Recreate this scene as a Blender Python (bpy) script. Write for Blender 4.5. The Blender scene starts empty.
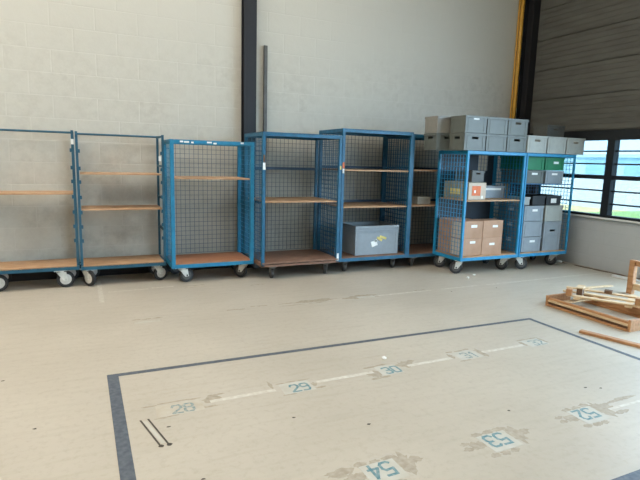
import bpy, bmesh, math, random
from mathutils import Vector, Matrix
random.seed(7)
sc = bpy.context.scene
COL = sc.collection
PI = math.pi

# ------------------------------------------------------------------ materials
def lin(c):
    c = c / 255.0
    return c / 12.92 if c <= 0.04045 else ((c + 0.055) / 1.055) ** 2.4
def rgb(r, g, b): return (lin(r), lin(g), lin(b), 1)

def nodes_of(name):
    m = bpy.data.materials.new(name); m.use_nodes = True
    nt = m.node_tree; b = nt.nodes['Principled BSDF']
    return m, nt, b
def N(nt, t, **kw):
    n = nt.nodes.new(t)
    for k, v in kw.items(): setattr(n, k, v)
    return n
def mat(name, c, rough=.5, metal=0., var=.12, scale=14., bump=0., c2=None, stretch=None, detail=4.):
    """procedural paint / plastic / wood: two tones mixed by noise, optional bump"""
    m, nt, b = nodes_of(name); L = nt.links
    tc = N(nt, 'ShaderNodeTexCoord'); mp = N(nt, 'ShaderNodeMapping')
    if stretch: mp.inputs['Scale'].default_value = stretch
    no = N(nt, 'ShaderNodeTexNoise'); no.inputs['Scale'].default_value = scale; no.inputs['Detail'].default_value = detail
    L.new(tc.outputs['Object'], mp.inputs[0]); L.new(mp.outputs[0], no.inputs['Vector'])
    mx = N(nt, 'ShaderNodeMix', data_type='RGBA')
    if c2 is None: c2 = tuple(x * (1 - var * 2) for x in c[:3]) + (1,)
    mx.inputs[6].default_value = c; mx.inputs[7].default_value = c2
    rp = N(nt, 'ShaderNodeValToRGB'); rp.color_ramp.elements[0].position = .35; rp.color_ramp.elements[1].position = .7
    L.new(no.outputs[0], rp.inputs[0]); L.new(rp.outputs[0], mx.inputs[0]); L.new(mx.outputs[2], b.inputs['Base Color'])
    b.inputs['Roughness'].default_value = rough; b.inputs['Metallic'].default_value = metal
    if bump:
        bp = N(nt, 'ShaderNodeBump'); bp.inputs['Strength'].default_value = bump; bp.inputs['Distance'].default_value = .01
        L.new(no.outputs[0], bp.inputs['Height']); L.new(bp.outputs[0], b.inputs['Normal'])
    return m

M = {}
M['blue_deep'] = mat('blue_deep', rgb(24, 54, 78), .5)
M['backdrop_dark'] = mat('backdrop_dark', rgb(30, 44, 58), .5)
M['blue_bright'] = mat('blue_bright', rgb(32, 136, 180), .4, var=.1)
M['blue_mid'] = mat('blue_mid', rgb(30, 124, 160), .42, var=.12)
M['blue_dark'] = mat('blue_dark', rgb(28, 98, 130), .45, var=.14)
M['blue_teal'] = mat('blue_teal', rgb(36, 90, 112), .45, var=.14)
M['wire_grey'] = mat('wire_grey', rgb(96, 116, 130), .4, .2)
M['wire_blue'] = mat('wire_blue', rgb(50, 108, 158), .4)
M['wire_dark'] = mat('wire_dark', rgb(84, 102, 112), .4)
M['ply'] = mat('ply', rgb(190, 152, 114), .6, c2=rgb(160, 120, 84), scale=9, stretch=(1, 6, 6))
M['ply_red'] = mat('ply_red', rgb(178, 122, 86), .6, c2=rgb(150, 98, 68), scale=9, stretch=(1, 6, 6))
M['ply_old'] = mat('ply_old', rgb(138, 104, 82), .7, c2=rgb(108, 78, 60), scale=9, stretch=(1, 6, 6))
M['caster_zinc'] = mat('caster_zinc', rgb(222, 220, 210), .4, .1)
M['caster_dull'] = mat('caster_dull', rgb(120, 116, 108), .5, .3)
M['tyre'] = mat('tyre', rgb(36, 34, 33), .7)
M['tyre_worn'] = mat('tyre_worn', rgb(70, 66, 62), .7)
M['hub_white'] = mat('hub_white', rgb(205, 200, 190), .5)
M['hub_dark'] = mat('hub_dark', rgb(80, 78, 74), .5)
M['paper'] = mat('paper', rgb(236, 236, 230), .7, var=.04)
M['paper_orange'] = mat('paper_orange', rgb(226, 120, 70), .6)
M['paper_yellow'] = mat('paper_yellow', rgb(226, 208, 120), .7)
M['crate_grey'] = mat('crate_grey', rgb(100, 104, 97), .45, var=.06)
M['crate_pale'] = mat('crate_pale', rgb(164, 165, 156), .45, var=.05)
M['crate_tan'] = mat('crate_tan', rgb(138, 134, 124), .45, var=.05)
M['crate_blue'] = mat('crate_blue', rgb(140, 148, 152), .42, var=.05)
M['crate_dark'] = mat('crate_dark', rgb(88, 88, 82), .5, var=.06)
M['crate_black'] = mat('crate_black', rgb(34, 34, 35), .5)
M['crate_green'] = mat('crate_green', rgb(24, 118, 74), .4, var=.08)
M['slot'] = mat('slot', rgb(24, 24, 24), .8)
M['card'] = mat('card', rgb(184, 146, 118), .8, c2=rgb(168, 130, 102), scale=5)
M['card_pale'] = mat('card_pale', rgb(205, 188, 168), .8, var=.05)
M['tape'] = mat('tape', rgb(172, 132, 100), .35)
M['khaki'] = mat('khaki', rgb(150, 148, 128), .6)
M['wood_orange'] = mat('wood_orange', rgb(186, 138, 94), .55, c2=rgb(158, 110, 70), scale=6, stretch=(6, 1, 6))
M['wood_pale'] = mat('wood_pale', rgb(216, 190, 152), .55, c2=rgb(190, 158, 118), scale=6, stretch=(6, 1, 6))
M['wood_dark'] = mat('wood_dark', rgb(112, 84, 58), .7, c2=rgb(84, 60, 42))
M['black_steel'] = mat('black_steel', rgb(22, 22, 25), .55, var=.1)
M['bar_steel'] = mat('bar_steel', rgb(96, 94, 90), .5, .3)
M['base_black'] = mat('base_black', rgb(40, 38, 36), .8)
M['yellow'] = mat('yellow', rgb(214, 160, 60), .45, var=.08)
M['white_trim'] = mat('white_trim', rgb(222, 222, 216), .45, var=.04)
M['frame_black'] = mat('frame_black', rgb(14, 18, 22), .5)
M['tape_blue'] = mat('tape_blue', rgb(66, 73, 82), .55, c2=rgb(94, 98, 102), scale=30)
M['digit'] = mat('digit', rgb(72, 112, 118), .6, c2=rgb(128, 148, 146), scale=40)
M['digit_faded'] = mat('digit_faded', rgb(104, 124, 126), .6, c2=rgb(168, 168, 154), scale=50)
M['patch'] = mat('patch', rgb(190, 185, 172), .6, c2=rgb(178, 170, 153), scale=10)
M['patch_faint'] = mat('patch_faint', rgb(188, 178, 160), .6, c2=rgb(176, 163, 142), scale=10)
M['paint_white'] = mat('paint_white', rgb(204, 198, 184), .6, c2=rgb(184, 173, 155), scale=25)
M['stain'] = mat('stain', rgb(152, 139, 119), .75, c2=rgb(174, 162, 143), scale=30, detail=6)
M['stain_dark'] = mat('stain_dark', rgb(92, 74, 56), .8, c2=rgb(120, 100, 80), scale=30)
M['scratch'] = mat('scratch', rgb(70, 62, 52), .8)

def wall_mat(name, ca, cb, rowh, zoff, axis, mort, patchy=1.0):
    """painted block work: brick joints in world metres, blotchy paint"""
    m, nt, b = nodes_of(name); L = nt.links
    g = N(nt, 'ShaderNodeNewGeometry'); s = N(nt, 'ShaderNodeSeparateXYZ'); L.new(g.outputs['Position'], s.inputs[0])
    cz = N(nt, 'ShaderNodeMath', operation='SUBTRACT'); cz.inputs[1].default_value = zoff; L.new(s.outputs['Z'], cz.inputs[0])
    c = N(nt, 'ShaderNodeCombineXYZ'); L.new(s.outputs[axis], c.inputs[0]); L.new(cz.outputs[0], c.inputs[1])
    def brick(ms, smooth):
        br = N(nt, 'ShaderNodeTexBrick'); L.new(c.outputs[0], br.inputs['Vector'])
        br.inputs['Scale'].default_value = 1; br.inputs['Brick Width'].default_value = .5; br.inputs['Row Height'].default_value = rowh
        br.inputs['Mortar Size'].default_value = ms; br.inputs['Mortar Smooth'].default_value = smooth; br.inputs['Bias'].default_value = 0
        br.inputs['Color1'].default_value = (0, 0, 0, 1); br.inputs['Color2'].default_value = (1, 1, 1, 1); br.inputs['Mortar'].default_value = (.5, .5, .5, 1)
        return br
    br = brick(.009, .5)
    fine = N(nt, 'ShaderNodeTexNoise'); fine.inputs['Scale'].default_value = 9; fine.inputs['Detail'].default_value = 8; fine.inputs['Roughness'].default_value = .7
    big = N(nt, 'ShaderNodeTexNoise'); big.inputs['Scale'].default_value = .7; big.inputs['Detail'].default_value = 3
    L.new(g.outputs['Position'], fine.inputs['Vector']); L.new(g.outputs['Position'], big.inputs['Vector'])
    # thin paint on the face of some blocks
    hi = N(nt, 'ShaderNodeMapRange'); hi.inputs[1].default_value = 3.3; hi.inputs[2].default_value = 2.7; hi.inputs[3].default_value = .08; hi.inputs[4].default_value = 1; L.new(s.outputs['Z'], hi.inputs[0])
    r1 = N(nt, 'ShaderNodeValToRGB'); r1.color_ramp.elements[0].position = .42; r1.color_ramp.elements[1].position = .66; L.new(fine.outputs[0], r1.inputs[0])
    r2 = N(nt, 'ShaderNodeValToRGB'); r2.color_ramp.elements[0].position = .38; r2.color_ramp.elements[1].position = .62; L.new(big.outputs[0], r2.inputs[0])
    a = N(nt, 'ShaderNodeMath', operation='MULTIPLY'); L.new(r1.outputs[0], a.inputs[0]); L.new(r2.outputs[0], a.inputs[1])
    bb = N(nt, 'ShaderNodeMath', operation='MULTIPLY'); L.new(a.outputs[0], bb.inputs[0]); L.new(br.outputs['Color'], bb.inputs[1])
    b2 = N(nt, 'ShaderNodeMath', operation='ADD'); L.new(bb.outputs[0], b2.inputs[0])
    a3 = N(nt, 'ShaderNodeMath', operation='MULTIPLY'); a3.inputs[1].default_value = .35; L.new(r1.outputs[0], a3.inputs[0]); L.new(a3.outputs[0], b2.inputs[1])
    b3 = N(nt, 'ShaderNodeMath', operation='MULTIPLY'); L.new(b2.outputs[0], b3.inputs[0]); L.new(hi.outputs[0], b3.inputs[1])
    b4 = N(nt, 'ShaderNodeMath', operation='MULTIPLY'); b4.inputs[1].default_value = patchy; b4.use_clamp = True; L.new(b3.outputs[0], b4.inputs[0])
    mx = N(nt, 'ShaderNodeMix', data_type='RGBA'); mx.inputs[6].default_value = ca; mx.inputs[7].default_value = cb; L.new(b4.outputs[0], mx.inputs[0])
    mk = N(nt, 'ShaderNodeMath', operation='MULTIPLY'); mk.inputs[1].default_value = .35; L.new(br.outputs['Fac'], mk.inputs[0])
    mk2 = N(nt, 'ShaderNodeMath', operation='MULTIPLY'); L.new(mk.outputs[0], mk2.inputs[0]); L.new(hi.outputs[0], mk2.inputs[1])
    m2 = N(nt, 'ShaderNodeMix', data_type='RGBA'); L.new(mx.outputs[2], m2.inputs[6]); m2.inputs[7].default_value = mort; L.new(mk2.outputs[0], m2.inputs[0])
    L.new(m2.outputs[2], b.inputs['Base Color']); b.inputs['Roughness'].default_value = .8
    hs = N(nt, 'ShaderNodeMath', operation='MULTIPLY_ADD'); hs.inputs[1].default_value = -.5; L.new(br.outputs['Fac'], hs.inputs[0]); L.new(fine.outputs[0], hs.inputs[2])
    bp = N(nt, 'ShaderNodeBump'); bp.inputs['Strength'].default_value = .35; bp.inputs['Distance'].default_value = .008
    L.new(hs.outputs[0], bp.inputs['Height']); L.new(bp.outputs[0], b.inputs['Normal'])
    return m
M['wall_back'] = wall_mat('wall_back', rgb(190, 186, 173), rgb(150, 142, 127), .27, 2.56, 'X', rgb(198, 194, 183), .42)
M['wall_low'] = wall_mat('wall_low', rgb(178, 180, 178), rgb(166, 167, 164), .2, 0., 'Y', rgb(172, 174, 171), .5)
M['wall_plain'] = mat('wall_plain', rgb(186, 182, 172), .85, var=.05, scale=1)
M['clad'] = mat('clad', rgb(92, 90, 82), .6, c2=rgb(76, 73, 66), scale=2.2, stretch=(1, 1, 5), detail=6)

def floor_mat():
    m, nt, b = nodes_of('floor_concrete'); L = nt.links
    g = N(nt, 'ShaderNodeNewGeometry')
    big = N(nt, 'ShaderNodeTexNoise'); big.inputs['Scale'].default_value = .9; big.inputs['Detail'].default_value = 5
    fin = N(nt, 'ShaderNodeTexNoise'); fin.inputs['Scale'].default_value = 22; fin.inputs['Detail'].default_value = 8; fin.inputs['Roughness'].default_value = .7
    mp = N(nt, 'ShaderNodeMapping'); mp.inputs['Rotation'].default_value = (0, 0, .25); mp.inputs['Scale'].default_value = (1.2, 9, 1)
    scr = N(nt, 'ShaderNodeTexNoise'); scr.inputs['Scale'].default_value = 2.2; scr.inputs['Detail'].default_value = 7
    for n in (big, fin): L.new(g.outputs['Position'], n.inputs['Vector'])
    L.new(g.outputs['Position'], mp.inputs[0]); L.new(mp.outputs[0], scr.inputs['Vector'])
    def ramp(src, lo, hi):
        r = N(nt, 'ShaderNodeValToRGB'); r.color_ramp.elements[0].position = lo; r.color_ramp.elements[1].position = hi; L.new(src, r.inputs[0]); return r.outputs[0]
    m1 = N(nt, 'ShaderNodeMix', data_type='RGBA'); m1.inputs[6].default_value = rgb(184, 173, 155); m1.inputs[7].default_value = rgb(174, 163, 145); L.new(ramp(big.outputs[0], .35, .65), m1.inputs[0])
    f2 = N(nt, 'ShaderNodeMath', operation='MULTIPLY'); f2.inputs[1].default_value = .22; L.new(ramp(scr.outputs[0], .52, .72), f2.inputs[0])
    m2 = N(nt, 'ShaderNodeMix', data_type='RGBA'); L.new(m1.outputs[2], m2.inputs[6]); m2.inputs[7].default_value = rgb(160, 148, 128); L.new(f2.outputs[0], m2.inputs[0])
    f3 = N(nt, 'ShaderNodeMath', operation='MULTIPLY'); f3.inputs[1].default_value = .5; L.new(ramp(fin.outputs[0], .5, .75), f3.inputs[0])
    m3 = N(nt, 'ShaderNodeMix', data_type='RGBA'); L.new(m2.outputs[2], m3.inputs[6]); m3.inputs[7].default_value = rgb(155, 142, 122); L.new(f3.outputs[0], m3.inputs[0])
    L.new(m3.outputs[2], b.inputs['Base Color'])
    rr = N(nt, 'ShaderNodeMapRange'); rr.inputs[3].default_value = .34; rr.inputs[4].default_value = .52; L.new(scr.outputs[0], rr.inputs[0]); L.new(rr.outputs[0], b.inputs['Roughness'])
    bp = N(nt, 'ShaderNodeBump'); bp.inputs['Strength'].default_value = .12; bp.inputs['Distance'].default_value = .004
    L.new(fin.outputs[0], bp.inputs['Height']); L.new(bp.outputs[0], b.inputs['Normal'])
    return m
M['floor'] = floor_mat()

def glass_mat():
    m = bpy.data.materials.new('window_glass'); m.use_nodes = True; nt = m.node_tree; nt.nodes.clear()
    o = N(nt, 'ShaderNodeOutputMaterial'); t = N(nt, 'ShaderNodeBsdfTransparent'); gl = N(nt, 'ShaderNodeBsdfGlossy'); mx = N(nt, 'ShaderNodeMixShader')
    t.inputs[0].default_value = (.44, .49, .50, 1); gl.inputs['Roughness'].default_value = .05; mx.inputs[0].default_value = .06
    nt.links.new(t.outputs[0], mx.inputs[1]); nt.links.new(gl.outputs[0], mx.inputs[2]); nt.links.new(mx.outputs[0], o.inputs[0])
    return m
M['glass'] = glass_mat()
def emit_mat(name, c, s):
    m, nt, b = nodes_of(name)
    b.inputs['Emission Color'].default_value = c; b.inputs['Emission Strength'].default_value = s
    b.inputs['Base Color'].default_value = (.8, .8, .8, 1)
    return m

# ------------------------------------------------------------------ mesh helpers
class MB:
    """collects boxes, bars and turned shapes into one mesh"""
    def __init__(s): s.bm = bmesh.new()
    def box(s, x0, x1, y0, y1, z0, z1, bev=0):
        v = [s.bm.verts.new((x, y, z)) for z in (z0, z1) for y in (y0, y1) for x in (x0, x1)]
        fs = [s.bm.faces.new([v[i] for i in q]) for q in ((0, 2, 3, 1), (4, 5, 7, 6), (0, 1, 5, 4), (2, 6, 7, 3), (0, 4, 6, 2), (1, 3, 7, 5))]
        if bev:
            es = list({e for f in fs for e in f.edges})
            bmesh.ops.bevel(s.bm, geom=es, offset=bev, segments=2, affect='EDGES', profile=.5)
        return s
    def obox(s, mtx, sx, sy, sz, bev=0):
        r = bmesh.ops.create_cube(s.bm, size=1, matrix=mtx @ Matrix.Diagonal((sx, sy, sz, 1)))
        if bev:
            es = list({e for v in r['verts'] for e in v.link_edges})
            bmesh.ops.bevel(s.bm, geom=es, offset=bev, segments=2, affect='EDGES', profile=.5)
        return s
    def tube(s, a, b, r, seg=10, r2=None):
        a, b = Vector(a), Vector(b); d = b - a
        m = Matrix.Translation((a + b) / 2) @ d.to_track_quat('Z', 'Y').to_matrix().to_4x4()
        bmesh.ops.create_cone(s.bm, cap_ends=True, segments=seg, radius1=r, radius2=r if r2 is None else r2, depth=d.length, matrix=m)
        return s
    def lathe(s, prof, mtx, seg=24):
        rings = []
        for r, h in prof:
            rings.append([s.bm.verts.new(mtx @ Vector((r * math.cos(2 * PI * k / seg), r * math.sin(2 * PI * k / seg), h))) for k in range(seg)])
        for a, b in zip(rings, rings[1:]):
            for k in range(seg): s.bm.faces.new((a[k], a[(k + 1) % seg], b[(k + 1) % seg], b[k]))
        for rg, fl in ((rings[0], True), (rings[-1], False)):
            s.bm.faces.new(list(reversed(rg)) if fl else rg)
        return s
    def prism(s, pts, z0, z1):
        lo = [s.bm.verts.new((x, y, z0)) for x, y in pts]; hi = [s.bm.verts.new((x, y, z1)) for x, y in pts]
        n = len(pts)
        s.bm.faces.new(list(reversed(lo))); s.bm.faces.new(hi)
        for i in range(n): s.bm.faces.new((lo[i], lo[(i + 1) % n], hi[(i + 1) % n], hi[i]))
        return s
    def build(s, name, m, parent=None, smooth=False, loc=None):
        bmesh.ops.recalc_face_normals(s.bm, faces=s.bm.faces)
        me = bpy.data.meshes.new(name); s.bm.to_mesh(me); s.bm.free()
        if smooth:
            for p in me.polygons: p.use_smooth = True
        me.materials.append(m)
        o = bpy.data.objects.new(name, me); COL.objects.link(o)
        if parent: o.parent = parent
        if loc: o.location = loc
        return o

def tag(o, label=None, cat=None, group=None, kind=None):
    if label: o['label'] = label
    if cat: o['category'] = cat
    if group: o['group'] = group
    if kind: o['kind'] = kind
    return o
def thing(name, label, cat, loc=(0, 0, 0), rz=0, group=None):
    o = bpy.data.objects.new(name, None); COL.objects.link(o); o.empty_display_size = .1
    o.location = loc; o.rotation_euler = (0, 0, rz)
    return tag(o, label, cat, group)
def struct(name, mb, m, parent=None):
    o = mb.build(name, m, parent)
    o['kind'] = 'structure'
    return o
def dup(src, loc, label, rz=0):
    r = src.copy(); COL.objects.link(r); r.location = loc; r.rotation_euler = (0, 0, rz); r['label'] = label
    for ch in src.children:
        c = ch.copy(); COL.objects.link(c); c.parent = r
        for g in ch.children:
            d = g.copy(); COL.objects.link(d); d.parent = c
    return r

# ------------------------------------------------------------------ room shell
XL, XR, YF, YB, ZC = -8.0, 7.42, -7.0, 7.2, 6.6
floor = struct('floor', MB().box(XL - .2, XR + .2, YF - .2, YB + .2, -.2, 0), M['floor'])
struct('wall_back', MB().box(XL, XR + .2, YB, YB + .2, 0, ZC), M['wall_back'])
struct('wall_left', MB().box(XL - .2, XL, YF, YB, 0, ZC), M['wall_plain'])
struct('wall_front', MB().box(XL, XR + .2, YF - .2, YF, 0, ZC), M['wall_plain'])
# right wall: block plinth, ribbed cladding above the window, a window band from Y=-4 to 6.85
WY0, WY1, WZ0, WZ1 = 4.36, 6.9, .83, 2.17
DY0, DY1, DZ = -3.6, 4.2, 4.77            # open doorway added out of view in the right wall to bring in daylight
wl = MB(); wl.box(XR, XR + .2, DY1, YB, 0, WZ0 - .02).box(XR, XR + .2, YF, DY0, 0, WZ0 - .02)
wall_r = struct('wall_right', wl, M['wall_low'])
cl = MB(); prof = []
z = WZ1 - .45
pts = []
def rib(z0, z1, inset):
    if z0 >= DZ - .01: cl.box(XR + inset, XR + .2, YF, YB, z0, z1)
    else: cl.box(XR + inset, XR + .2, DY1, YB, z0, z1).box(XR + inset, XR + .2, YF, DY0, z0, z1)
zz = WZ1; k = 0
JZ = 2.73
# panels between joints half a metre apart, six shallow ribs each
edges = [WZ1, 2.73, 3.23, 3.745, 4.26, 4.77, 5.28, 5.79, 6.3, ZC]
for a, b in zip(edges, edges[1:]):
    n = max(2, round((b - a) / .085)); h = (b - a - .016) / n
    rib(a, a + .016, .03)
    for i in range(n):
        z0 = a + .016 + i * h
        rib(z0, z0 + h * .24, .007); rib(z0 + h * .24, z0 + h, 0)
cladding = struct('wall_cladding', cl, M['clad'], wall_r)
piers = MB().box(XR, XR + .2, WY1, YB, WZ0 - .02, WZ1).box(XR, XR + .2, DY1, WY0, WZ0 - .02, WZ1).box(XR, XR + .2, YF, DY0, WZ0 - .02, WZ1)
struct('wall_pier', piers, M['clad'], wall_r)

struct('added_base_strip', MB().box(XL, XR, YB - .006, YB + .05, 0, .2), M['base_black'])  # dark strip added at the wall foot to deepen shade under the trolleys
dr = MB().box(XR - .03, XR + .22, DY1, DY1 + .1, 0, DZ).box(XR - .03, XR + .22, DY0 - .1, DY0, 0, DZ).box(XR - .03, XR + .22, DY0 - .1, DY1 + .1, DZ, DZ + .12)
struct('added_doorway', dr, M['frame_black'])
# window band
fr = MB()
xa, xb = XR - .03, XR + .07
fr.box(xa, xb, WY0, WY1, 2.02, WZ1)                     # deep black head
fr.box(xa, xb, WY0, WY1, WZ0, .868)                     # bottom rail
fr.box(xa, xb, WY0, WY0 + .06, .868, 2.02).box(xa, xb, WY1 - .06, WY1, .868, 2.02)
win = struct('window_1', fr, M['frame_black'])
mull = [5.28] + [6.70]
for y in sorted(mull): struct('mullion', MB().box(xa - .02, xb, y - .06, y + .06, .868, 2.02), M['frame_black'], win)
struct('transom', MB().box(xa - .005, xb - .01, WY0 + .06, WY1 - .06, 1.418, 1.482), M['frame_black'], win)
for zb in (1.043, 1.241, 1.655, 1.852): struct('glazing_bar', MB().box(xa + .02, xb - .02, WY0 + .06, WY1 - .06, zb - .011, zb + .011), M['frame_black'], win)
ys = [WY0 + .06] + sorted(mull) + [WY1 - .06]
for a, b in zip(ys, ys[1:]):
    struct('pane', MB().box(XR + .02, XR + .026, a, b, .868, 2.02), M['glass'], win)
struct('sill', MB().box(XR - .06, XR + .09, WY0, WY1, WZ0 - .025, WZ0), M['white_trim'], win)

# ceiling out of view, with glowing roof panels added to supply daylight
roof_glow_pos = [(-4.8, -2.0, 3.2, 6.2), (.2, 3.0, 3.2, 6.2), (-4.8, -2.0, -2.4, .6), (.2, 3.0, -2.4, .6)]
xs = sorted({XL - .2, XR + .2} | {v for q in roof_glow_pos for v in q[:2]}); yl = sorted({YF - .2, YB + .2} | {v for q in roof_glow_pos for v in q[2:]})
ce = MB()
for x0, x1 in zip(xs, xs[1:]):
    for y0, y1 in zip(yl, yl[1:]):
        if (x0, x1, y0, y1) not in roof_glow_pos: ce.box(x0, x1, y0, y1, ZC, ZC + .15)
ceil = struct('ceiling', ce, M['wall_plain'])
ROOF_GLOW = [14.5, 5.5, 5.5, 4.5]
for i, q in enumerate(roof_glow_pos):
    struct('added_roof_glow', MB().box(*q, ZC + .05, ZC + .1), emit_mat('added_roof_glow_%d' % i, (1, .97, .92, 1), ROOF_GLOW[i]), ceil)

# black steel columns (H section) and their neighbours
def hcol(name, x0, x1, y0, y1):
    t = .012; mb = MB()
    xm = (x0 + x1) / 2
    mb.box(x0, x1, y0, y0 + t, 0, ZC).box(x0, x1, y1 - t, y1, 0, ZC).box(xm - .006, xm + .006, y0 + t, y1 - t, 0, ZC)
    return struct(name, mb, M['black_steel'])
hcol('trim_1', 2.115, 2.295, 7.07, YB)
hcol('trim_2', 7.268, 7.419, 6.93, 7.13)

# ------------------------------------------------------------------ floor markings (parts of the floor)
def decal(name, pts, m, z=.0008, label=None):
    o = MB().prism(pts, z - .0006, z).build(name, m, floor); o['kind'] = 'structure'
    if label: o['label'] = label
    return o
def rect(x0, x1, y0, y1): return [(x0, y0), (x1, y0), (x1, y1), (x0, y1)]
tp = 'blue tape line'
decal('tape_line', [(.12, 3.79), (4.27, 3.715), (4.27, 3.76), (.12, 3.84)], M['tape_blue'], .0012)
decal('tape_line', [(.12, 1.2), (.19, 1.2), (.197, 3.80), (.12, 3.80)], M['tape_blue'], .0014)
decal('tape_line', rect(4.215, 4.265, 1.3, 3.72), M['tape_blue'], .0014)
decal('tape_line', rect(2.38, 4.26, 1.44, 1.53), M['tape_blue'], .0012)
for x0, x1, y in ((.72, 1.18, 3.155), (1.5, 1.98, 3.165), (2.3, 2.74, 3.17), (3.08, 3.56, 3.18)):
    decal('painted_line', rect(x0, x1, y - .018, y + .018), M['paint_white'])
for x0, x1, y in ((3.2, 4.0, 5.09), (4.15, 4.75, 5.085), (4.9, 7.2, 5.08), (.25, .7, 6.30), (.74, 1.0, 6.33)):
    decal('painted_line', rect(x0, x1, y - .016, y + .016), M['paint_white'])
decal('painted_line', rect(3.15, 3.9, 2.04, 2.065), M['paint_white'])
decal('painted_line', rect(.14, .19, 5.85, 6.9), M['paint_white'])

STROKE = {'0': [[(.15, .0), (.85, 0), (1, .2), (1, .8), (.85, 1), (.15, 1), (0, .8), (0, .2), (.15, 0)]], '1': [[(.2, .75), (.55, 1), (.55, 0)]],
    '2': [[(0, .8), (.15, 1), (.8, 1), (1, .82), (1, .62), (0, .05), (0, 0), (1, 0)]], '3': [[(0, .9), (.2, 1), (.8, 1), (1, .85), (1, .65), (.8, .53), (.4, .53)], [(.8, .53), (1, .4), (1, .15), (.8, 0), (.2, 0), (0, .12)]],
    '4': [[(.7, 0), (.7, 1), (0, .3), (1, .3)]], '5': [[(1, 1), (.05, 1), (0, .55), (.75, .6), (1, .45), (1, .15), (.8, 0), (.2, 0), (0, .1)]],
    '8': [[(.2, .53), (0, .7), (0, .85), (.2, 1), (.8, 1), (1, .85), (1, .7), (.8, .53), (.2, .53), (0, .38), (0, .15), (.2, 0), (.8, 0), (1, .15), (1, .38), (.8, .53)]],
    '9': [[(1, .55), (.2, .5), (0, .65), (0, .85), (.2, 1), (.8, 1), (1, .85), (1, .2), (.8, 0), (.1, .0)]]}
def digits(txt, cx, cy, size, m, rz):
    mb = MB(); cw, gap, th = size * .52, size * .2, size * .16
    base = Matrix.Translation((cx, cy, .0014)) @ Matrix.Rotation(rz, 4, 'Z')
    tot = len(txt) * cw + (len(txt) - 1) * gap; n = 0
    for k, ch in enumerate(txt):
        ox = -tot / 2 + k * (cw + gap)
        for line in STROKE[ch]:
            for (ax, ay), (bx, by) in zip(line, line[1:]):
                a = Vector((ox + ax * cw, (ay - .5) * size, 0)); b = Vector((ox + bx * cw, (by - .5) * size, 0)); d = b - a; n += 1
                mb.obox(base @ Matrix.Translation((a + b) / 2 + Vector((0, 0, n * 4e-6))) @ Matrix.Rotation(math.atan2(d.y, d.x), 4, 'Z'), d.length + th * .8, th, .0003)
    o = mb.build('floor_number', m, floor); o['kind'] = 'structure'; o['label'] = 'faded blue number ' + txt
    return o
def blob(cx, cy, rx, ry, n=18, j=.35):
    return [(cx + rx * math.cos(2 * PI * k / n) * random.uniform(1 - j, 1 + j), cy + ry * math.sin(2 * PI * k / n) * random.uniform(1 - j, 1 + j)) for k in range(n)]
NST = [0]
def stain(cx, cy, rx, ry, m='stain', j=.35, z=.0006):
    NST[0] += 1; z += NST[0] * 2.5e-6
    decal('glue_stain', blob(cx, cy, rx, ry, 22, j), M[m], z)
row1 = [('28', .52, 3.14, .30, .16, 'digit_faded'), ('29', 1.335, 3.14, .24, .16, 'digit'), ('30', 2.115, 3.16, .19, .16, 'digit'), ('31', 2.91, 3.18, .23, .16, 'digit_faded'), ('32', 3.71, 3.19, .22, .15, 'digit_faded')]
for t, x, y, w, h, mm in row1:
    decal('number_patch', [(x - w / 2, y - h / 2), (x + w / 2, y - h / 2), (x + w / 2 - .01, y + h / 2), (x - w / 2 + .01, y + h / 2)], M['patch' if t != '28' else 'patch_faint'], .0011)
    digits(t, x + .02, y - .01, .105, M[mm], 0)
row2 = [('54', 1.375, 2.05, 'digit'), ('53', 2.165, 2.04, 'digit'), ('52', 2.95, 2.055, 'digit')]
for t, x, y, mm in row2:
    decal('number_patch', rect(x - .105, x + .105, y - .085, y + .085), M['patch'], .0011)
    digits(t, x - .005, y + .015, .11, M[mm], PI)
# glue residue round the numbers
def strips(x0, x1, y, th, k=3, m='stain'):
    for i in range(k):
        a = x0 + (x1 - x0) * i / k; b = a + (x1 - x0) / k * random.uniform(.8, 1.15)
        stain((a + b) / 2, y + random.uniform(-.008, .008), (b - a) / 2, th, m, .3)
strips(.3, .68, 3.235, .008, 4); strips(.36, .5, 3.05, .007, 2); stain(.74, 3.19, .06, .045); stain(.78, 3.24, .06, .01); stain(.7, 3.09, .06, .012)
strips(1.2, 1.47, 3.24, .007, 3); strips(1.2, 1.3, 3.05, .009, 2); stain(1.47, 3.14, .02, .03); stain(1.17, 3.24, .012, .06); stain(1.5, 3.08, .04, .012)
strips(1.95, 2.16, 3.255, .012, 2); stain(1.97, 3.13, .06, .06); strips(1.9, 2.08, 3.06, .016, 2); stain(2.29, 3.2, .07, .05); stain(2.36, 3.24, .05, .02)
strips(2.76, 3.04, 3.275, .012, 3); stain(3.06, 3.18, .03, .09); strips(2.76, 2.86, 3.09, .01, 1); stain(2.76, 3.2, .02, .05)
strips(3.58, 3.82, 3.28, .011, 2); stain(3.83, 3.2, .02, .07); stain(3.58, 3.2, .02, .05)
for x, y in ((1.375, 2.05), (2.165, 2.04), (2.95, 2.055)):
    strips(x - .12, x + .13, y + .1, .022, 3); stain(x + .15, y + .02, .05, .09); stain(x - .15, y + .01, .055, .04); strips(x - .16, x + .06, y - .1, .02, 3)
    stain(x + .22, y + .03, .04, .03); stain(x - .23, y + .0, .03, .02); stain(x - .22, y + .05, .03, .015)
stain(1.16, 2.13, .08, .03); strips(3.1, 3.5, 2.12, .012, 3); stain(3.4, 2.13, .1, .02); stain(3.2, 2.0, .06, .02)
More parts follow.
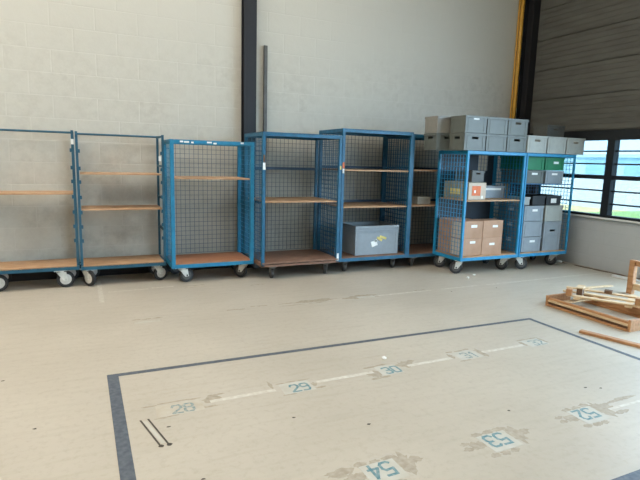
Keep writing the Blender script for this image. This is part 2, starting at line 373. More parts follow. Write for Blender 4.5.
# far row of half-worn marks
for x, y, w in ((.55, 5.05, .3), (1.25, 6.24, .28), (1.45, 5.06, .2), (2.25, 5.10, .6), (3.02, 5.09, .36), (2.0, 6.02, .2), (3.85, 5.08, .18), (1.72, 5.1, .2)):
    strips(x - w / 2, x + w / 2, y + .05, .012, 3); 
    if w > .25: strips(x - w / 2, x + w / 2, y - .04, .01, 2)
decal('number_patch', rect(2.92, 3.14, 5.05, 5.12), M['patch'], .0011); decal('number_patch', rect(.42, .66, 4.98, 5.03), M['patch'], .0011)
decal('number_patch', rect(1.15, 1.36, 6.2, 6.25), M['patch_faint'], .0011)
stain(2.98, 5.12, .22, .07, 'stain', .3, .0006); stain(2.4, 5.14, .28, .05, 'stain', .35, .0006)
# the two dark slots cut in the floor and specks
for dx in (0, .045):
    decal('scratch', [(.268 + dx, 3.07), (.279 + dx, 3.07), (.352 + dx, 2.735), (.341 + dx, 2.735)], M['scratch'])
    decal('scratch', blob(.35 + dx, 2.735, .014, .014, 10, .2), M['scratch'], .001)
decal('painted_line', [(.285, 3.05), (.306, 3.05), (.375, 2.76), (.354, 2.76)], M['patch'], .0009)
for x, y in ((.42, 2.93), (-.55, 4.0), (1.15, 2.75), (.5, 2.35), (1.55, 2.5), (2.5, 2.3), (3.3, 2.35), (4.9, 4.9), (3.4, 2.3), (-.3, 3.2), (4.2, 4.95)):
    decal('scratch', blob(x, y, .011, .008, 9, .4), M['scratch'], .001)
for x, y, w in ((7.30, 6.0, .05), (7.33, 5.5, .05), (7.36, 5.0, .04), (7.38, 4.6, .03), (7.34, 5.25, .05)): stain(x, y, w, .22, 'stain_dark', .3)

# ------------------------------------------------------------------ casters
def caster(root, x, y, h, r, rot, zinc, tyre, hub, tw=.036):
    """h = underside of the deck; the wheel trails behind the swivel"""
    tr = r * .45
    mt = Matrix.Translation((x, y, 0)) @ Matrix.Rotation(rot, 4, 'Z')
    b = MB()
    b.obox(mt @ Matrix.Translation((-.01, 0, h - .005)), .14, .1, .01)
    b.tube(mt @ Vector((0, 0, h - .03)), mt @ Vector((0, 0, h - .008)), .032, 14)
    top = h - .03
    for s in (-1, 1):
        yy = s * (tw / 2 + .006)
        # tapering fork cheek
        pts = [(-.052, top), (.052, top), (tr + .024, r - .016), (tr - .024, r - .016)]
        v = [b.bm.verts.new(mt @ Vector((px, yy + o, pz))) for o in (-.003, .003) for px, pz in pts]
        n = 4
        b.bm.faces.new(v[:4][::-1]); b.bm.faces.new(v[4:])
        for i in range(n): b.bm.faces.new((v[i], v[(i + 1) % n], v[n + (i + 1) % n], v[n + i]))
    b.obox(mt @ Matrix.Translation((0, 0, top)), .105, tw + .018, .008)
    c = b.build('caster', zinc, root)
    ax = mt @ Matrix.Translation((tr, 0, r)) @ Matrix.Rotation(PI / 2, 4, 'X')
    w = MB().lathe([(r * .66, -tw / 2), (r * .93, -tw / 2), (r, -tw / 4), (r, tw / 4), (r * .93, tw / 2), (r * .66, tw / 2)], ax, 26)
    w.build('wheel', tyre, c, smooth=False)
    hb = MB().lathe([(r * .3, -tw * .56), (r * .64, -tw * .52), (r * .66, -tw * .4), (r * .66, tw * .4), (r * .64, tw * .52), (r * .3, tw * .56)], ax, 20)
    hb.lathe([(.012, -tw / 2 - .016), (.012, tw / 2 + .016)], ax, 8)
    hb.build('hub', hub, c)

def mesh_panel(name, root, axis, p, a0, a1, z0, z1, m, pitch=.062, t=.005, rim=.02, rim_m=None, hp=None):
    """welded wire grid in the plane axis=p; a runs along the other horizontal axis"""
    mb = MB(); hp = hp or pitch
    def bx(u0, u1, w0, w1, q0, q1):
        if axis == 'Y': mb.box(u0, u1, p + q0, p + q1, w0, w1)
        else: mb.box(p + q0, p + q1, u0, u1, w0, w1)
    n = round((a1 - a0) / pitch)
    for i in range(n + 1):
        u = a0 + (a1 - a0) * i / n; bx(u - t / 2, u + t / 2, z0, z1, -t / 2, t / 2)
    n = round((z1 - z0) / hp)
    for i in range(n + 1):
        w = z0 + (z1 - z0) * i / n; bx(a0, a1, w - t / 2, w + t / 2, t / 2, t * 1.5)
    return mb.build(name, m, root)

def shelf_board(root, x0, x1, y0, y1, z, m, fm, th=.018):
    s = MB().box(x0, x1, y0, y1, z - th, z).build('shelf', m, root)
    return s

# open-fronted trolleys with bare back (the two on the left)
def open_trolley(label, x0, x1, yf, yb, zt, dz, shelves, casters, tags=()):
    t = thing('shelf_trolley', label, 'trolley', ((x0 + x1) / 2, (yf + yb) / 2, 0), 0, 'blue warehouse trolleys along the back wall')
    ox, oy = (x0 + x1) / 2, (yf + yb) / 2
    w, d = (x1 - x0) / 2, (yb - yf) / 2
    fm = M['blue_teal']
    MB().box(-w, w, -d, -d + .03, dz - .055, dz - .012).box(-w, w, d - .03, d, dz - .055, dz - .012).box(-w, -w + .03, -d + .03, d - .03, dz - .055, dz - .012).box(w - .03, w, -d + .03, d - .03, dz - .055, dz - .012).build('deck_frame', fm, t)
    MB().box(-w + .03, w - .03, -d, d, dz - .018, dz).build('deck', M['ply'], t)
    for sx in (-1, 1):
        for sy in (-1, 1):
            xx = sx * (w - .014); yy = sy * (d - .014)
            p = MB().box(xx - .014, xx + .014, yy - .014, yy + .014, dz, zt).build('post', fm, t)
        xx = sx * (w - .014)
        for zr in (dz + .4, dz + .8, dz + 1.2, zt - .02): MB().box(xx - .009, xx + .009, -d + .028, d - .028, zr - .012, zr + .012).build('end_rung', fm, t)
        for zr in (dz + .28, dz + .45, dz + .62, dz + .8, dz + .98, dz + 1.14, dz + 1.34):
            xi = xx - sx * .014
            a, b = sorted((xi, xi - sx * .018))
            MB().box(a, b, -d + .002, -d + .03, zr, zr + .028).box(a, b, -d + .002, -d + .008, zr + .028, zr + .042).build('shelf_hook', fm, t)
    MB().tube((-w, d - .014, zt - .012), (w, d - .014, zt - .012), .013).build('top_rail', fm, t)
    for z, m in shelves: shelf_board(t, -w + .034, w - .034, -d + .03, d - .01, z, M[m], fm, .018)
    for cx, cy, rot in casters: caster(t, cx - ox, cy - oy, dz - .055, .1, rot, M['caster_zinc'], M['tyre'], M['hub_white'])
    for (tx, tz) in tags: MB().box(tx - ox - .015, tx - ox + .015, -d - .003, -d - .0005, tz, tz + .06).build('paper_tag', M['paper'], t)
    return t
open_trolley('blue open-backed shelf trolley with one wooden shelf, leftmost in the row', -1.02, -.045, 6.64, 7.12, 1.86, .272, [(1.135, 'ply')],
             [(-.246, 6.70, .12), (-.94, 6.72, .1), (-.2, 7.04, .1), (-.94, 7.04, .2)], [(-.06, 1.70)])
open_trolley('blue open-backed shelf trolley with two close wooden shelves, second from the left', -.03, .962, 6.62, 7.12, 1.85, .265, [(1.372, 'ply'), (.945, 'ply')],
             [(.03, 6.70, -.9), (.86, 6.70, .45), (.05, 7.04, .3), (.84, 7.04, .2)], [(.91, 1.53)])

# wire-mesh trolleys
def mesh_trolley(label, x0, x1, yf, yb, zt, dz, frame, wire, deck_m, shelves, casters, rad, roof=False, left=True, right=True, back=True,
                 post=.035, zinc='caster_zinc', hub='hub_dark', lip=True, midrails=(), wshelves=(), wmesh=None, top_mesh=False):
    ox, oy = (x0 + x1) / 2, (yf + yb) / 2
    t = thing('mesh_trolley', label, 'trolley', (ox, oy, 0), 0, 'blue warehouse trolleys along the back wall')
    w, d = (x1 - x0) / 2, (yb - yf) / 2; F = M[frame]; W = M[wire]
    fr = MB(); h0 = dz - .058
    fr.box(-w, w, -d, -d + .035, h0, dz - .012 if lip else dz - .03).box(-w, w, d - .035, d, h0, dz - .012)
    fr.box(-w, -w + .035, -d + .035, d - .035, h0, dz - .012).box(w - .035, w, -d + .035, d - .035, h0, dz - .012).box(-.02, .02, -d + .035, d - .035, h0, dz - .02)
    fr.build('deck_frame', F if lip else M['ply_old'], t)
    MB().box(-w + (.03 if lip else .005), w - (.03 if lip else .005), -d + (.012 if lip else -.004), d - .012, dz - .018, dz).build('deck', M[deck_m], t)
    p2 = post / 2
    for sx in (-1, 1):
        for sy in (-1, 1):
            xx, yy = sx * (w - p2), sy * (d - p2)
            MB().box(xx - p2, xx + p2, yy - p2, yy + p2, h0 if not lip else dz - .012, zt, .003).build('post', F, t)
    tr = .045
    for yy in (-d + p2, d - p2): MB().box(-w + post, w - post, yy - p2 + .002, yy + p2 - .002, zt - tr, zt - .002).build('top_rail', F, t)
    for xx in (-w + p2, w - p2): MB().box(xx - p2 + .002, xx + p2 - .002, -d + post, d - post, zt - tr, zt - .002).build('side_rail', F, t)
    if roof: MB().box(-w, w, -d, d, zt, zt + .004).build('roof_sheet', F, t)
    zb = dz + .02
    if back:
        mesh_panel('back_panel', t, 'Y', d - .012, -w + post, w - post, zb, zt - tr, M[wmesh] if wmesh else W)
    for on, xx in ((left, -w + .012), (right, w - .018)):
        if on: mesh_panel('side_panel', t, 'X', xx, -d + post, d - post, zb, zt - tr, F)
    for zr in midrails: MB().box(-w + post, w - post, d - .035, d - .02, zr - .02, zr + .02).build('back_rail', M['blue_deep'], t)
    for z, m in shelves: shelf_board(t, -w + post + .004, w - post - .004, -d + .02, d - .045, z, M[m], F)
    for z in wshelves:
        ws = MB()
        for i in range(7): ws.box(-w + .03, w - .03, -d + .03 + (2 * d - .075) * i / 6, -d + .038 + (2 * d - .075) * i / 6, z - .008, z)
        for i in range(12):
            u = -w + .04 + (2 * w - .08) * i / 11; ws.box(u - .003, u + .003, -d + .03, d - .04, z - .014, z - .008)
        ws.build('wire_shelf', W, t)
    if top_mesh:
        ws = MB()
        for i in range(13):
            u = -w + .04 + (2 * w - .08) * i / 12; ws.box(u - .003, u + .003, -d + .01, d - .01, zt - .006, zt)
        ws.build('top_grid', W, t)
    for cx, cy, rot in casters: caster(t, cx - ox, cy - oy, h0, rad, rot, M[zinc], M['tyre' if zinc == 'caster_zinc' else 'tyre_worn'], M[hub], .04)
    return t, ox, oy, d
def ptag(t, ox, oy, x, y, z, w, h, m='paper'):
    return MB().box(x - ox - w / 2, x - ox + w / 2, y - oy - .003, y - oy - .0006, z - h / 2, z + h / 2).build('paper_tag', M[m], t)

# third from the left
t, ox, oy, d = mesh_trolley('bright blue wire-mesh trolley, empty, with one high shelf and reddish deck', 1.0, 2.065, 6.42, 7.06, 1.80, .258, 'blue_mid', 'wire_grey', 'ply_red',
    [(1.335, 'ply')], [(1.15, 6.50, .2), (1.95, 6.52, 2.4), (1.1, 6.98, .4), (1.95, 6.98, .4)], .093, post=.048)
for x, z, w in ((1.14, 1.775, .04), (1.2, 1.772, .06), (1.27, 1.768, .03), (1.48, 1.775, .06), (1.55, 1.765, .04), (1.9, 1.782, .04)):
    ptag(t, ox, oy, x, 6.42, z, w, .02)
# fourth
t, ox, oy, d = mesh_trolley('darker blue roofed mesh trolley with one middle shelf and low brown deck', 2.12, 3.255, 6.25, 7.06, 1.93, .236, 'blue_dark', 'wire_dark', 'ply_old',
    [(1.045, 'ply')], [(2.29, 6.33, 1.4), (3.1, 6.36, 1.2), (2.25, 6.98, .4), (3.15, 6.98, .4)], .072, roof=True, post=.04, zinc='caster_dull', hub='hub_dark', lip=False, midrails=(1.46, .98))
ptag(t, ox, oy, 2.14, 6.25, 1.50, .035, .09); ptag(t, ox, oy, 2.14, 6.25, 1.60, .025, .09, 'wood_dark')
ptag(t, ox, oy, 3.24, 6.25, 1.5, .02, .05, 'paper_yellow'); ptag(t, ox, oy, 3.24, 6.25, .26, .03, .1)
# fifth
t, ox, oy, d = mesh_trolley('tall blue roofed mesh trolley with two shelves holding the large grey crate', 3.285, 4.455, 6.3, 7.08, 2.03, .228, 'blue_dark', 'wire_dark', 'ply_old',
    [(1.475, 'ply'), (.955, 'ply')], [(3.43, 6.40, 1.3), (4.26, 6.40, 1.1), (3.4, 7.0, .4), (4.3, 7.0, .4)], .07, roof=True, post=.045, zinc='caster_dull', hub='hub_dark', midrails=(1.5, .97))
ptag(t, ox, oy, 3.31, 6.3, 1.53, .03, .09, 'paper_orange'); ptag(t, ox, oy, 3.31, 6.3, 1.46, .03, .07)
# sixth, half hidden
t6, ox, oy, d = mesh_trolley('blue mesh trolley half hidden behind the crate-topped trolleys, with two shelves', 4.475, 5.62, 6.34, 7.1, 2.01, .215, 'blue_dark', 'wire_dark', 'ply_old',
    [(1.49, 'ply'), (.955, 'ply')], [(4.62, 6.42, 1.3), (5.45, 6.42, 1.1), (4.6, 7.02, .4), (5.45, 7.02, .4)], .065, roof=True, post=.035, zinc='caster_dull', hub='hub_dark', midrails=(1.5, .97))
# front pair on the right
DZ7 = .262
t7, ox7, oy7, d = mesh_trolley('bright blue mesh trolley loaded with cardboard boxes', 4.92, 6.035, 5.65, 6.3, 1.785, DZ7, 'blue_bright', 'wire_blue', 'ply',
    [(1.085, 'ply')], [(4.99, 5.76, 2.7), (5.86, 5.74, 2.1), (5.04, 6.2, 2.5), (5.9, 6.2, .3)], .095, post=.036, top_mesh=True)
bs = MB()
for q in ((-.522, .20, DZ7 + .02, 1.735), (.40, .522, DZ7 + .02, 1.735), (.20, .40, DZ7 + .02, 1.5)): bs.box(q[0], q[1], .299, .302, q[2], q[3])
bs.build('added_dark_backdrop', M['backdrop_dark'], t7)  # dark backing added to paint in the darkness behind this trolley
t8, ox8, oy8, d = mesh_trolley('bright blue mesh trolley packed with green and grey crates beside the window', 6.05, 7.10, 5.65, 6.3, 1.785, DZ7, 'blue_bright', 'wire_blue', 'ply',
    [], [(6.13, 5.72, -.5), (6.93, 5.75, 1.9), (6.15, 6.2, .5), (6.95, 6.2, .3)], .095, post=.028, wshelves=(1.325,), top_mesh=True)

# ------------------------------------------------------------------ crates
def crate(label, x, y, z, w, d, h, m, slot=False, lab=None, rim=True, group='stacked plastic crates', ribs=True, side_slot=False, side_lab=False, cat='crate', lab_m='paper', taper=.012, lid=False):
    """open euro crate; x,y = centre, front face looks down -Y"""
    t = thing('plastic_crate', label, cat, (x, y, z), 0, group)
    b = MB(); W, D = w / 2 - .002, d / 2 - .002; th = .008; g = .008; mm = M[m]
    wi, di = W - g, D - g
    b.box(-wi, wi, -di, di, .004, .014)
    sw = min(.055, w * .16); sh0, sh1 = h * .66, h * .66 + .032
    def face(ax, s, hole):
        u = wi if ax == 'Y' else di - th; v = s * (di if ax == 'Y' else wi)
        v0, v1 = sorted((v, v - s * th))
        def bx(a0, a1, q0, q1):
            if ax == 'Y': b.box(a0, a1, v0, v1, q0, q1)
            else: b.box(v0, v1, a0, a1, q0, q1)
        if hole:
            bx(-u, -sw, .014, h - .03); bx(sw, u, .014, h - .03); bx(-sw, sw, .014, sh0); bx(-sw, sw, sh1, h - .03)
        else: bx(-u, u, .014, h - .03)
    face('Y', -1, slot); face('Y', 1, False); face('X', -1, side_slot); face('X', 1, False)
    b.build('body', mm, t)
    if rim:
        r = MB(); r.box(-W, W, -D, -D + .02, h - .034, h - .002, .002).box(-W, W, D - .02, D, h - .034, h - .002, .002)
        r.box(-W, -W + .02, -D + .02, D - .02, h - .034, h - .002).box(W - .02, W, -D + .02, D - .02, h - .034, h - .002)
        r.build('rim', mm, t)
    if ribs:
        for s in (-1, 1):
            for f in (-1, 1):
                MB().box(s * (wi - .045) - .006, s * (wi - .045) + .006, f * di - .004, f * di + .004, .02, h - .036).build('rib', mm, t)
            MB().box(-wi - .004, -wi + .004, s * (di - .05) - .006, s * (di - .05) + .006, .02, h - .036).build('rib', mm, t)
    if slot or side_slot:      # dark inside seen through the hand hole
        pass
    if lab:
        lx, lz, lw, lh = lab
        MB().box(lx - lw / 2, lx + lw / 2, -di - .002, -di + .001, lz - lh / 2, lz + lh / 2).build('paper_label', M[lab_m], t)
    if side_lab:
        MB().box(-wi - .002, -wi + .001, -.05, .05, h * .62, h * .62 + .055).build('paper_label', M['paper'], t)
    if lid: MB().box(-W, W, -D, D, h - .002, h + .004).build('lid', mm, t)
    return t

# the big crate in the fifth trolley
big = crate('large blue-grey crate with torn paper scraps, on the deck of the tall roofed trolley', 3.955, 6.65, .229, .755, .56, .435, 'crate_blue', group='loose crates', ribs=True)
for z in (.335, .36):
    MB().box(-.377, .377, -.28, -.268, z, z + .012).box(-.377, -.366, -.268, .268, z, z + .012).build('ridge', M['crate_blue'], big)
for x, z, w, h, a in ((-.05, .17, .1, .12, .3), (.04, .235, .1, .05, -.5), (.1, .255, .12, .05, -.3), (-.02, .21, .05, .05, .6)):
    MB().obox(Matrix.Translation((x, -.2735, z)) @ Matrix.Rotation(-a, 4, 'Y'), w, .002, h * .7).build('paper_scrap', M['paper' if x < 0 else 'paper_yellow'], big)

# crates stacked on the boxes trolley
Z1, Z2, CH = 1.786, 2.026, .24
X0 = 4.85; CW = .395
for lev, zz in ((0, Z1), (1, Z2)):
    nm = 'lower' if lev == 0 else 'upper'
    for i in range(3):
        x = X0 + CW * (i + .5)
        where = ('left', 'middle', 'right')[i]
        crate('grey crate, %s of three in the %s row on the boxes trolley' % (where, nm), x, 5.83, zz, CW, .34, CH, 'crate_grey',
              slot=(lev == 0 and i != 1) or (lev == 1 and i == 2), lab=(.0, .2, .1, .03) if (lev == 1 and i == 0) else None, side_slot=(i == 0 and lev == 0))
    crate(('dark grey crate jutting out left behind the lower row on the boxes trolley', 'pale grey crate on top of the one jutting out left on the boxes trolley')[lev],
          4.84, 6.165, zz, .40, .31, CH, 'crate_grey' if lev == 0 else 'crate_tan', slot=(lev == 0), side_slot=(lev == 0))
# crates on top of the trolley by the window
for i in range(3):
    crate('pale grey crate, %s of the row of three in front of the window head' % ('left', 'middle', 'right')[i], 6.035 + .415 * (i + .5), 5.80, Z1, .41, .3, .258, 'crate_pale', slot=(i != 1))
crate('grey crate hidden behind the pale row, carrying the dark one', 6.98, 6.12, Z1, .40, .3, .235, 'crate_dark')
crate('shade-darkened grey crate peeking over the pale row of three beside the window', 6.98, 6.12, Z1 + .236, .40, .3, .225, 'crate_dark', slot=True)  # shade behind the row is put into the darker crate colour
# inside the trolley by the window
for i in range(2):
    x = 6.075 + .43 * (i + .5); s = ('left', 'right')[i]
    crate('grey crate with white label under the %s green crate' % s, x + .02, 5.97, 1.326, .40, .52, .205, 'crate_grey' if i == 0 else 'crate_blue', lab=(0, .15, .12, .03), ribs=True)
    crate(('green crate without label, at the top of the window-side trolley', 'green crate with white label, at the top of the window-side trolley')[i], x, 5.97, 1.532, .425, .52, .205, 'crate_green', lab=(.03, .12, .11, .035) if i else None)
for i in range(3):
    crate('grey crate, %s of the stack of three on the window-side deck' % ('bottom', 'middle', 'top')[i], 6.345, 5.97, DZ7 + .242 * i, .42, .56, .241, 'crate_blue', lab=(.02, .17, .11, .035) if i != 1 else None, side_lab=True)
crate('tall grey bin with dark hand slot, beside the stack of three crates', 6.785, 5.97, DZ7, .40, .56, .47, 'crate_blue', slot=True, cat='bin')
crate('pale grey crate standing on the tall grey bin', 6.785, 5.97, DZ7 + .471, .40, .56, .255, 'crate_pale', side_slot=False)
crate('black tray on the left, between the window-side crates and the green ones', 6.46, 5.97, DZ7 + .727, .28, .5, .15, 'crate_black', ribs=False, group='black trays')
crate('black tray with white paper, standing on the pale grey crate', 6.785, 5.97, DZ7 + .727, .34, .5, .15, 'crate_black', ribs=False, lab=(0, .07, .12, .07), group='black trays')
crate('small light grey box left of the black trays', 6.225, 5.90, DZ7 + .727, .17, .3, .13, 'crate_pale', ribs=False, group='loose crates', cat='box')

# ------------------------------------------------------------------ cardboard boxes
def carton(label, x, y, z, w, d, h, lab=None, side=False):
    t = thing('cardboard_box', label, 'box', (x, y, z + .001 + (.002 if z > .4 else 0)), 0, 'cardboard boxes in the blue trolley')
    MB().box(-w / 2, w / 2, -d / 2, d / 2, 0, h, .004).build('body', M['card'], t)
    MB().box(-w / 2 - .0008, w / 2 + .0008, -.025, .025, h * .75, h + .001).build('tape_strip', M['tape'], t)
    MB().box(-w / 2 - .001, -w / 2 + .001, -d / 2 + .01, d / 2 - .01, .01, h - .01).build('side_sheet', M['card_pale'], t) if side else None
    if lab: MB().box(lab[0] - lab[2] / 2, lab[0] + lab[2] / 2, -d / 2 - .0015, -d / 2 + .001, lab[1] - lab[3] / 2, lab[1] + lab[3] / 2).build('paper_label', M['paper'], t)
    return t
ch = .255
carton('cardboard box, lower left of the front four', 5.165, 5.84, DZ7, .385, .24, ch, (.02, .2, .1, .035), True)
carton('cardboard box, lower right of the front four', 5.56, 5.84, DZ7, .385, .24, ch, (.0, .16, .1, .035))
carton('cardboard box, upper left of the front four', 5.165, 5.84, DZ7 + ch, .385, .24, ch, (.03, .18, .11, .04), True)
carton('cardboard box, upper right of the front four', 5.56, 5.84, DZ7 + ch, .385, .24, ch, (.04, .17, .1, .035))
for z, s in ((DZ7, 'lower'), (DZ7 + ch, 'upper')):
    carton('brown cardboard box behind the mesh side, %s of the rear pair' % s, 5.165, 6.115, z, .385, .29, ch)
# the box and crate on the shelf
sb = thing('storage_box', 'khaki box with orange sticker on the shelf above the cardboard boxes', 'box', (5.185, 5.975, 1.0875), 0)
MB().box(-.165, .165, -.27, .27, 0, .25, .006).build('body', M['khaki'], sb)
MB().box(-.16, .16, -.274, -.27, .006, .244).build('front_panel', M['card_pale'], sb)
MB().box(-.1, .06, -.2765, -.274, .06, .2).build('sticker', M['paper_orange'], sb)
MB().box(-.06, -.03, -.2775, -.2765, .1, .14).build('sticker', M['paper'], sb)
MB().box(-.168, -.165, -.1, .12, .07, .15).build('side_label', M['paper_yellow'], sb)
MB().box(.08, .11, -.2765, -.274, .02, .06).build('paper_label', M['paper'], sb)
crate('small dark crate on top of the khaki box with orange sticker', 5.25, 5.97, 1.3385, .24, .4, .17, 'crate_dark', slot=True, ribs=False, group='loose crates')
crate('flat blue-white crate on the shelf right of the khaki box', 5.70, 6.1, 1.086, .58, .24, .19, 'crate_blue', slot=False, lab=(.02, .15, .4, .05), group='loose crates')
crate('small pale box on the middle shelf of the half-hidden trolley', 4.84, 6.62, .956, .26, .3, .12, 'crate_pale', ribs=False, group='loose crates', cat='box')

# ------------------------------------------------------------------ bits on the wall
bar = thing('metal_bar', 'bare grey steel bar standing upright against the back wall beside the black column', 'bar', (2.455, 7.155, 0))
MB().box(-.024, .024, -.02, .02, 0.012, 3.17, .002).build('shaft', M['bar_steel'], bar)
MB().box(-.05, .05, -.035, .035, 0, .012).build('foot_plate', M['bar_steel'], bar)
pp = thing('gas_pipe', 'yellow gas pipe running up the back wall beside the corner column', 'pipe', (7.222, 7.15, 0))
MB().tube((0, 0, 0), (0, 0, ZC), .034, 16).build('riser', M['yellow'], pp, True)
MB().tube((-.062, .012, 0), (-.062, .012, ZC), .014, 10).build('thin_riser', M['yellow'], pp, True)
MB().box(.03, .07, -.02, .045, 2.55, 2.62, .006).build('bracket', M['white_trim'], pp)

# ------------------------------------------------------------------ pallet and loose timber
pal = thing('wooden_pallet', 'broken orange-brown wooden pallet lying flat on the floor at the right edge', 'pallet', (4.87, 3.54, 0))
def plank(name, root, x0, x1, y0, y1, z0, z1, m): return MB().box(x0, x1, y0, y1, z0, z1, .003).build(name, M[m], root)
L0, L1 = -.46, .50
plank('bottom_board', pal, -.03, .09, L0, L1, 0, .02, 'wood_orange'); plank('bottom_board', pal, .55, .66, L0, L1, 0, .02, 'wood_orange')
plank('stringer', pal, .0, .04, L0, L1, .02, .05, 'wood_dark'); plank('stringer', pal, -.02, .03, L0, L1, .05, .072, 'wood_pale'); plank('stringer', pal, .0, .03, L0, L1, .072, .098, 'wood_orange'); plank('stringer', pal, .58, .62, L0, L1, .02, .098, 'wood_orange')  # lowest dark stringer paints the shaded gap above the bottom board
plank('end_board', pal, -.02, .36, L1, L1 + .03, 0, .12, 'wood_orange'); plank('end_board', pal, -.02, .70, L0 - .03, L0, 0, .12, 'wood_orange')
plank('cross_bar', pal, .04, .58, .3, .36, .07, .09, 'wood_pale')
fr2 = thing('slatted_frame', 'pale wooden slat frame with dark end blocks lying askew on the orange pallet', 'wood frame', (4.99, 3.88, .1205), math.radians(29.6))
plank('slat', fr2, 0, .07, -.84, .03, .018, .036, 'wood_pale'); plank('slat', fr2, .2, .26, -.84, .1, .018, .036, 'wood_pale'); plank('slat', fr2, .42, .48, -.84, .1, .018, .036, 'wood_pale')
plank('crosspiece', fr2, -.02, .62, -.12, -.05, 0, .018, 'wood_pale'); plank('crosspiece', fr2, -.02, .62, -.62, -.55, 0, .018, 'wood_pale')
MB().obox(Matrix.Translation((.63, -.21, .045)) @ Matrix.Rotation(math.radians(-33.8), 4, 'Z'), .48, .05, .016, .003).build('crosspiece', M['wood_pale'], fr2)
plank('end_block', fr2, -.04, .03, -.03, .03, .036, .11, 'wood_orange'); plank('end_block', fr2, .09, .25, -.12, -.06, .018, .105, 'wood_dark')
plank('slat', fr2, .08, .26, -.13, -.05, .105, .12, 'wood_pale')
plank('end_block', fr2, .38, .46, -.39, -.31, .036, .07, 'wood_dark'); plank('end_block', fr2, .0, .07, -.72, -.64, .036, .11, 'wood_orange')
up = thing('upright_frame', 'brown wooden frame standing upright behind the pallet at the right edge', 'wood frame', (6.39, 3.72, 0))
for yy in (.36, -.5): MB().box(-.035, .035, yy - .035, yy + .035, 0, .44, .004).build('post', M['wood_orange'], up)
plank('rail', up, -.02, .02, -.465, .325, .37, .435, 'wood_orange'); plank('rail', up, -.02, .02, -.465, .325, .06, .14, 'wood_pale')
pk = tag(MB().obox(Matrix.Translation((4.49, 2.88, .0135)) @ Matrix.Rotation(math.atan2(-.62, .2), 4, 'Z'), .75, .065, .026, .004).build('wooden_plank', M['wood_orange']), 'loose reddish plank lying on the floor in front of the pallet', 'plank')
tag(MB().box(7.11, 7.17, 4.2, 4.85, 0, .03, .003).build('metal_strip', M['white_trim']), 'thin white strip lying on the floor near the window wall', 'strip')
def crumb(name, x, y, s, label):
    b = MB(); bmesh.ops.create_icosphere(b.bm, subdivisions=2, radius=s)
    for v in b.bm.verts: v.co *= random.uniform(.75, 1.15); v.co.z *= .5
    zmin = min(v.co.z for v in b.bm.verts)
    return tag(b.build(name, M['paper'], None, loc=(x, y, -zmin)), label, 'scrap', 'paper scraps on the floor')
crumb('paper_scrap', 7.22, 5.86, .05, 'crumpled white scrap at the foot of the window wall')
crumb('paper_scrap', 4.92, 5.47, .025, 'white scrap on the floor in front of the boxes trolley')
crumb('paper_scrap', 5.13, 5.58, .022, 'white scrap beside the front wheel of the boxes trolley')
crumb('paper_scrap', 2.2, 3.36, .022, 'white scrap on the floor behind number 30')

# ------------------------------------------------------------------ outdoors, seen through the window
M['yard'] = mat('yard', rgb(214, 206, 196), .9, var=.04, scale=.4)
M['lawn'] = mat('lawn', rgb(150, 176, 96), .9, c2=rgb(176, 190, 120), scale=1.2)
M['gravel'] = mat('gravel', rgb(222, 184, 120), .9, c2=rgb(232, 206, 150), scale=1.0)
M['shed'] = mat('shed', rgb(150, 192, 208), .6, c2=rgb(182, 208, 216), scale=.25, stretch=(1, 1, .2))
M['shed_pale'] = mat('shed_pale', rgb(196, 214, 220), .6, var=.04)
M['far_tree'] = mat('far_tree', rgb(110, 150, 140), .9, scale=.8)
yard = struct('yard', MB().box(7.63, 260, -120, 220, -.3, -.1), M['yard'])
M['apron_dark'] = mat('apron_dark', rgb(70, 70, 72), .9, var=.15, scale=3)
struct('added_apron', MB().box(7.63, 14, -40, 40, -.1, -.08), M['apron_dark'], yard)  # unseen dark ground added to cut light bouncing in at the doorway
struct('lawn', MB().box(15, 21, 4, 12.9, -.1, -.07), M['lawn'], yard)
struct('gravel_bed', MB().box(14, 19.6, 12.9, 22, -.1, -.075), M['gravel'], yard)
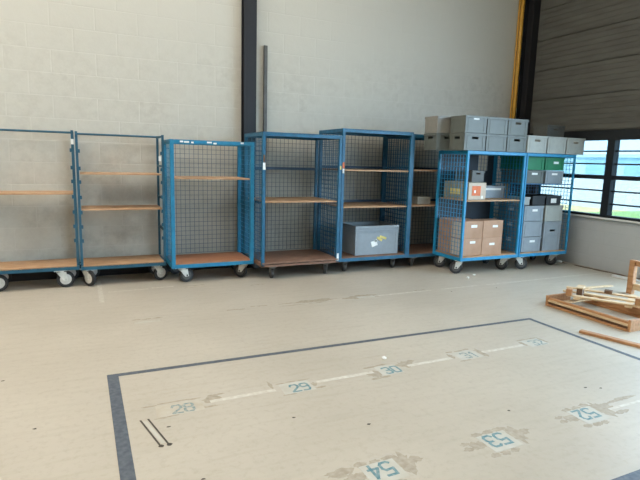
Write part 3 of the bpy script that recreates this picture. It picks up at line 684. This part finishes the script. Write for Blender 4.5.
sh = thing('warehouse', 'long low pale blue warehouse far outside the window', 'building', (95, 70, -.1))
MB().box(-4, 4, -60, 60, 0, 3.6).build('wall', M['shed'], sh)
MB().box(-4.4, 4.4, -60.5, 60.5, 3.6, 4.2).build('roof', M['shed_pale'], sh)
for i in range(14): MB().box(-4.08, -4, -56 + i * 8, -52.5 + i * 8, .2, 2.4).build('door', M['shed_pale'], sh)

# ------------------------------------------------------------------ light
w = bpy.data.worlds.new('World'); sc.world = w; w.use_nodes = True
nt = w.node_tree; bg = nt.nodes['Background']
bg.inputs[0].default_value = (.56, .81, 1.06, 1); bg.inputs[1].default_value = 9
sun = bpy.data.lights.new('sun', 'SUN'); sun.energy = 9; sun.angle = .02; sun.color = (1, .95, .86)
so = bpy.data.objects.new('sun', sun); COL.objects.link(so); so.rotation_euler = Vector((.62, .35, -.75)).to_track_quat('-Z', 'Y').to_euler(); so.location = (-20, -10, 30)

# ------------------------------------------------------------------ camera (horizon, pitch and roll from the vanishing points)
p, r, y = math.radians(8.949), math.radians(1.559), math.radians(25.319)
fw = Vector((math.sin(y) * math.cos(p), math.cos(y) * math.cos(p), -math.sin(p)))
rt = Vector((math.cos(y), -math.sin(y), 0)); up_ = rt.cross(fw)
rt, up_ = math.cos(r) * rt + math.sin(r) * up_, -math.sin(r) * rt + math.cos(r) * up_
cam = bpy.data.cameras.new('camera'); cam.sensor_width = 36; cam.lens = 36 * 509.1 / 640; cam.clip_end = 500
co = bpy.data.objects.new('camera', cam); COL.objects.link(co)
mw = Matrix((rt, up_, -fw)).transposed().to_4x4(); mw.translation = (0, 0, 1.6); co.matrix_world = mw
sc.camera = co

vs = sc.view_settings
sc.display_settings.display_device = 'sRGB'
vs.view_transform = 'Standard'; vs.look = 'None'; vs.exposure = 0; vs.gamma = 1; vs.use_curve_mapping = False
sc.cycles.use_denoising = True
sc.cycles.max_bounces = 8; sc.cycles.diffuse_bounces = 5; sc.cycles.transparent_max_bounces = 12
sc.cycles.sample_clamp_indirect = 6
